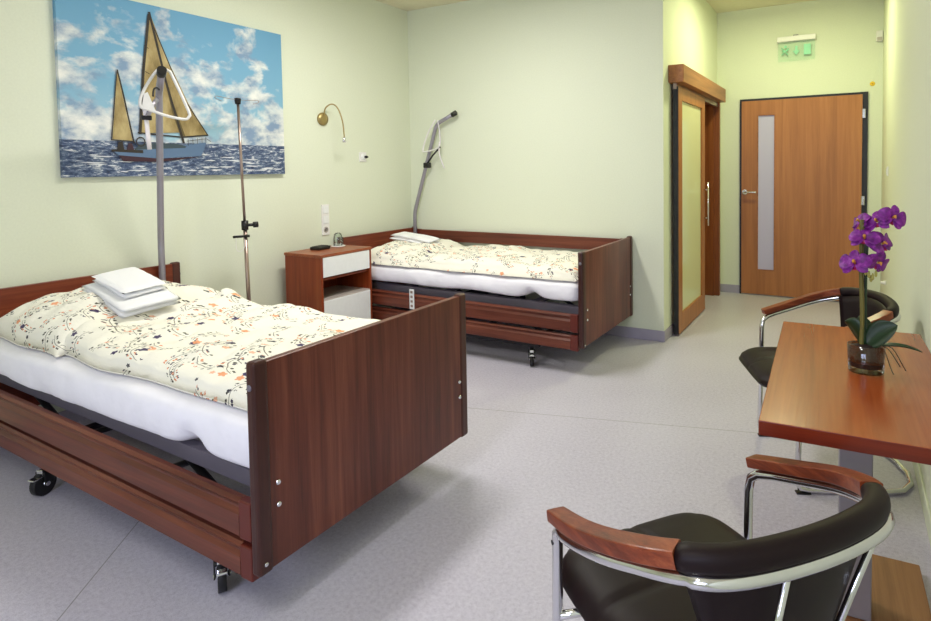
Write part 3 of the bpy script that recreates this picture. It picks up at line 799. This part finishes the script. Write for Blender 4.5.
sg = thing('emergency_sign', (3.222, YE, 2.60), 0, 'white emergency light with green pictogram glass above the entrance door', 'exit sign')
MB().box((-.176, -.055, -.022), (.176, 0, .030), .006).build('lamp_housing', M['white_plastic'], sg)
MB().box((-.03, -.045, .030), (.02, -.02, .040), .003).build('test_button', M['grey_metal'], sg)
gp = MB().box((-.168, -.032, -.215), (.168, -.026, -.022), .001).build('sign_glass', M['sign_glass'], sg)
yy = -.0325
def sp(pts, x=0): return [(px+x, yy, pz-.115) for px, pz in pts]
b = MB()  # crossing figure
for a, c in (((-.135, .035), (-.075, -.038)), ((-.07, .028), (-.135, -.035)), ((-.13, .0), (-.075, .005))):
    b.tube([(a[0], yy, a[1]-.115), (c[0], yy, c[1]-.115)], .006, 6)
b.lathe([(.013, 0), (.013, .003)], 14, mat=Matrix.Rotation(PI/2, 4, 'X'), at=(-.098, yy, -.115+.045))
b.build('running_figure', M['green_sign'], gp)
b = MB().prism(sp([(-.011, .045), (.011, .045), (.011, 0), (.032, 0), (0, -.045), (-.032, 0), (-.011, 0)], 0), (0, -.002, 0)); b.build('arrow', M['green_sign'], gp)
b = MB().prism(sp([(.068, -.048), (.068, .055), (.130, .055), (.130, -.048)]), (0, -.002, 0)); b.build('door_symbol', M['green_sign'], gp)

# ------------------------------------------------------------------ table
TA = math.radians(2.0)
tb = thing('side_table', (3.7155, -2.4775, 0), TA, 'glossy reddish wooden table with pedestal against the right wall', 'table')
tx, ty = .2215, .4905
b = MB(); b.use(M['table']).box((-tx, -ty, .714), (tx, ty, .75), .002)
b.use(M['table_edge'])
top = b.build('tabletop', None, tb)
for f in top.data.polygons:
    if abs(f.normal.z) < .5: f.material_index = 1
MB().box((-.041, -.05, .03), (.045, .05, .714), .004).build('pedestal', M['pedestal'], tb)
MB().box((-.15, -.30, 0), (.205, .30, .03), .003).build('base_board', M['base_wood'], tb)

# ------------------------------------------------------------------ chairs
def make_chair(loc, rz, label, zs=1.):
    t = thing('armchair', loc, rz, label, 'chair', 'black leather armchairs by the table')
    U = [(-.268, -.005, .624), (-.276, .12, .663), (-.266, .24, .705), (-.222, .345, .738), (-.145, .402, .750), (0, .425, .757)]
    U = U + [(-x, y, z) for x, y, z in U[-2::-1]]
    C = curve(U, 8)
    n = len(C)
    iJ = 24; jJ = n-1-iJ
    for a, c_ in ((C[:iJ+1], 0), (C[jJ:], 1)):
        if c_: a = a[::-1]
        sec = [(.041+.005*math.sin(PI*i/(len(a)-1)), .024+.006*i/(len(a)-1), .22) for i in range(len(a))]
        MB().tube(a, 1, 16, sec=sec, up=(0, 0, 1), smooth=False).build('armrest', M['armwood'], t)
    B = C[iJ:jJ+1]
    sec = [(.043, .044, .85) if 0 < i < len(B)-1 else (.040, .036, .85) for i in range(len(B))]
    MB().tube([p+Vector((0, 0, -.004)) for p in B], 1, 18, sec=sec, up=(0, 0, 1)).build('back_roll', M['leather'], t)
    # tubular frame: floor loop - front leg - arm bow - front leg in one bend
    off = [Vector((p.x*(1.02+.03*(p.y>.36)), p.y+.014*min(1, max(0, (p.y-.28)/.1)), p.z-.030)) for p in C]
    rear = []
    L = [Vector((-.262, .40, .013)), Vector((-.262, .02, .013)), Vector((-.262, -.012, .02)), Vector((-.262, -.02, .05)), Vector((-.262, -.012, .55)), Vector((-.265, -.006, .582)), Vector((-.268, .016, .600))]
    path = [Vector((0, .50, .013)), Vector((-.10, .495, .013)), Vector((-.19, .46, .013)), Vector((-.245, .40, .013)), Vector((-.262, .30, .013))] + L[1:] + off[4:n-4]
    path += [Vector((-v.x, v.y, v.z)) for v in L[::-1][:-1]] + [Vector((.262, .30, .013)), Vector((.245, .40, .013)), Vector((.19, .46, .013)), Vector((.10, .495, .013))]
    MB().tube(path, .0115, 10, closed=True).build('tubular_frame', M['chrome'], t)
    for x in (-.262, .262):
        MB().box((x-.014, -.028, 0), (x+.014, .03, .006), .002).build('floor_glide', M['black'], t)
        MB().cyl((x*1.05, -.012, .56), (x*1.0, -.012, .56), .005, 10).build('screw', M['dark_metal'], t)
    # back struts
    MB().tube([(-.195, .385, .712), (-.085, .345, .43)], .007, 8).build('back_strut', M['chrome'], t)
    MB().tube([(.085, .432, .715), (.090, .375, .43)], .006, 8).build('back_strut', M['chrome'], t)
    # backrest shell
    def shell(o_):
        def f(u, v):
            a = (2*u-1); z = .745-.030*a*a-.300*v
            w = .212-.115*v
            x = a*w; y = .408-.06*v-.062*abs(a)**2.2*(1-.55*v)+o_
            return (x, y, z)
        return f
    MB().slab(shell(-.014), shell(.012), 20, 10).build('backrest', M['leather'], t)
    # seat cushion
    sw_, sy0, sy1 = .235, -.155, .345
    def st(top_):
        def f(u, v):
            a, c = 2*u-1, 2*v-1
            k = 1-.16*max(0, c)**1.5 - .10*max(0, -c)**4
            # superellipse mapping for rounded corners
            m = max(abs(a), abs(c)); 
            if m > 1e-6:
                r = (abs(a)**7+abs(c)**7)**(1/7); q = m/r
            else: q = 1
            x = a*q*sw_*k; y = (sy0+sy1)/2+c*q*(sy1-sy0)/2
            e = max(0, 1-m**7)**.5
            seam_ = .007*math.exp(-(x/.010)**2) + .007*math.exp(-((y-.09)/.010)**2) + .012*math.exp(-((x/.016)**2+((y-.09)/.016)**2))
            if top_: return (x, y, .430+.043*e+.010*(1-m*m)-seam_*e - .02*max(0, -c-.6))
            return (x, y, .425-.030*e)
        return f
    MB().slab(st(True), st(False), 44, 44).build('seat', M['leather'], t)
    MB().tube([(-.262, -.008, .40), (-.2, .0, .395), (.2, .0, .395), (.262, -.008, .40)], .009, 8).build('seat_support', M['chrome'], t)
    MB().tube([(-.16, .0, .395), (-.14, .37, .42), (.14, .37, .42), (.16, .0, .395)], .008, 8).build('seat_support', M['chrome'], t)
    return t
make_chair((3.329, -3.137, 0), math.radians(-128.3), 'black leather chair with wooden arms in the right foreground, seen from behind')
make_chair((3.435, -1.578, 0), math.radians(-66.75), 'black leather chair with wooden arms behind the table, facing the orchid')

# ------------------------------------------------------------------ orchid
orc = thing('potted_orchid', (3.742, -2.495, .75), 0, 'purple artificial orchid in an oval glass pot on the wooden table', 'orchid')
MB().lathe([(.043, 0), (.046, .004), (.047, .03), (.049, .080), (.0465, .081), (.0445, .03), (.001, .016)], 36, sy=.75).build('glass_pot', M['glass'], orc)
MB().lathe([(.042, .016), (.0435, .05), (.045, .073), (.02, .080), (.001, .081)], 30, sy=.73).build('soil', M['soil'], orc)
MB().tube(curve([(-.012, 0, .06), (-.011, 0, .18), (-.015, .002, .30), (-.014, .0, .44)], 6), .0062, 10).build('bamboo_cane', M['stem'], orc)
MB().tube(curve([(.0, .004, .06), (-.002, .006, .2), (.0, .004, .35), (.012, .008, .43), (.035, .01, .455), (.055, .004, .45)], 6), .003, 8).build('flower_stem', M['leaf'], orc)
def leaf(base, d, L, W_, rise, droop, name='leaf', twist=0):
    d = Vector(d).normalized(); side = d.cross(Vector((0, 0, 1))).normalized()
    side = Matrix.Rotation(twist, 3, d) @ side
    upv = side.cross(d).normalized()
    def f(o_):
        def g(u, v):
            w = W_*math.sin(PI*min(1, u*.97+.03))**.65*(1-.25*u)
            a = 2*v-1
            p = Vector(base)+d*(L*u)+side*(a*w/2)+Vector((0, 0, rise*math.sin(u*PI/2)*1 - droop*u*u)) + upv*(.18*w*(a*a)) + upv*o_
            return p
        return g
    return MB().slab(f(.0012), f(-.0012), 14, 8)
leaf((-.005, 0, .075), (-1, .2, .7), .062, .062, .05, .02, twist=1.1).build('leaf', M['leaf'], orc)
leaf((0, 0, .075), (1, -.1, .75), .095, .072, .03, .015, twist=1.15).build('leaf', M['leaf'], orc)
leaf((0, .01, .075), (-.2, 1, .8), .08, .05, .04, .02, twist=.3).build('leaf', M['leaf'], orc)
leaf((.01, -.01, .075), (1, -.10, .12), .125, .030, .02, .028).build('leaf', M['leaf'], orc)
for k, e in enumerate(((.075, -.04, .05), (.09, -.02, .035), (.06, -.05, .03))):
    MB().tube(curve([(.03, -.01, .085), (e[0]*.7, e[1]*.7, .082), e, (e[0]+.006, e[1]-.004, e[2]-.010)], 4), .0016, 6).build('root', M['root'], orc)

def blossom(c, facing, roll, s):
    f = Vector(facing).normalized(); x = f.cross(Vector((0, 0, 1))).normalized(); u_ = x.cross(f).normalized()
    R = Matrix.Rotation(roll, 3, f); x = R @ x; u_ = R @ u_
    c = Vector(c)
    def petal(o, ang, L, W_, cup, base=.003):
        d = x*math.cos(ang)+u_*math.sin(ang); sd_ = f.cross(d).normalized()
        def g(o_):
            def h(a, b_):
                w = W_*math.sin(PI*(.06+.94*min(1, a)))**.55*(.55+.45*math.sin(a*PI*.75)); k = 2*b_-1
                return c+d*(base+L*a)+sd_*(k*w/2)+f*(cup*math.sin(a*PI)*.6 - cup*a*a*.8 + .10*w*k*k + o_)
            return h
        o.slab(g(.0006), g(-.0006), 9, 6)
    b = MB()
    for ang, L, W_, cup in ((math.radians(8), .046, .052, .010), (math.radians(172), .046, .052, .010), (math.radians(90), .042, .030, .006), (math.radians(218), .042, .030, .006), (math.radians(322), .042, .030, .006)):
        petal(b, ang, L*s, W_*s, cup*s)
    o = b.build('blossom', M['petal'], orc)
    l = MB(); l.use(M['liprose']); petal(l, -PI/2, .022*s, .020*s, -.012*s); l.use(M['lip'])
    l.tube([c+f*.002, c+f*.014*s+u_*.004, c+f*.020*s-u_*.002], [.004*s, .005*s, .002*s], 8)
    l.build('lip', M['lip'], o)
cam_d = Vector((0, -1.0, .18))
blossom((-.031, -.03, .318), (-.35, -1, .45), .15, .92)
blossom((-.008, -.02, .388), (-.1, -1, .75), -.1, .85)
blossom((.024, .0, .435), (-.5, -.9, .5), .3, .8)
blossom((.060, -.005, .448), (.5, -1, .15), -.3, .85)
blossom((.036, .01, .372), (.8, -.7, .2), .3, .85)
blossom((.026, .01, .318), (.7, -.9, -.35), -.4, .8)
blossom((-.018, .02, .432), (-.9, -.5, .5), .5, .7)
for k, (x, y, z) in enumerate(((.004, -.02, .285), (.014, -.012, .278), (-.004, -.01, .29), (.022, 0, .285), (.010, 0, .270))):
    MB().lathe([(.0015, .012), (.004, .004), (.0036, -.004), (.001, -.008)], 10, at=(x, y, z)).build('bud', M['bud'], orc)

# ------------------------------------------------------------------ lamps of the room
def ceiling_lamp(loc, sx, sy, H, power, col, label):
    t = thing('ceiling_lamp', loc, 0, label, 'ceiling lamp')
    MB().box((-sx/2, -sy/2, -.06), (sx/2, sy/2, 0), .006).build('lamp_housing', M['white_plastic'], t)
    MB().box((-sx/2+.02, -sy/2+.02, -.066), (sx/2-.02, sy/2-.02, -.060)).build('diffuser', emit('diffuser', col, 2.0), t)
    l = bpy.data.lights.new('ceiling_light', 'AREA'); l.shape = 'RECTANGLE'; l.size = sx-.06; l.size_y = sy-.06
    l.energy = power; l.color = col[:3]
    o = bpy.data.objects.new('ceiling_light', l); COL.objects.link(o); o.location = (loc[0], loc[1], loc[2]-.075)
ceiling_lamp((2.6, -4.9, HC), .3, 1.2, HC, 17, (.98, .97, .96, 1), 'white ceiling lamp near the window')
ceiling_lamp((1.45, -1.75, HC), .3, 1.2, HC, 34, (1, .97, .92, 1), 'white ceiling lamp in front of the far corner bed')
ceiling_lamp((3.2, .85, HH), .3, .3, HH, 20, (.96, 1, .58, 1), 'square white ceiling lamp in the entrance passage')
for i, (a, c) in enumerate(W):
    l = bpy.data.lights.new('window_daylight', 'AREA'); l.shape = 'RECTANGLE'; l.size = c-a; l.size_y = z1-z0
    l.energy = 66; l.color = (.66, .70, 1)
    o = bpy.data.objects.new('window_daylight', l); COL.objects.link(o)
    o.location = ((a+c)/2, YF-.16, (z0+z1)/2); o.rotation_euler = (PI/2, 0, 0)

w = bpy.data.worlds.new('world'); S.world = w; w.use_nodes = True
bg = w.node_tree.nodes['Background']; bg.inputs[0].default_value = (.75, .85, 1, 1); bg.inputs[1].default_value = .6

# ------------------------------------------------------------------ camera
yaw, pit, rol = map(math.radians, (-28.371, -2.48, -.751))
F = Vector((math.sin(-yaw)*-1*-1 if False else math.sin(yaw)*math.cos(pit), math.cos(yaw)*math.cos(pit), math.sin(pit)))
Rt = Vector((math.cos(yaw), -math.sin(yaw), 0)); Up = Rt.cross(F)
Rr = Rt*math.cos(rol)+Up*math.sin(rol); Ur = Up*math.cos(rol)-Rt*math.sin(rol)
cam = bpy.data.cameras.new('camera'); co = bpy.data.objects.new('camera', cam); COL.objects.link(co)
mw = Matrix((Rr, Ur, -F)).transposed().to_4x4(); mw.translation = (3.694, -4.428, 1.35)
co.matrix_world = mw
cam.sensor_width = 36; cam.lens = 589.551*36/931
cam.shift_x = (465.5-530.785)/931; cam.shift_y = (193.805-310.5)/931
cam.clip_start = .05
S.camera = co
S.view_settings.view_transform = 'Standard'; S.view_settings.look = 'None'
S.view_settings.exposure = 0.3; S.view_settings.gamma = 1
S.cycles.max_bounces = 8; S.cycles.diffuse_bounces = 5
S.cycles.use_denoising = True
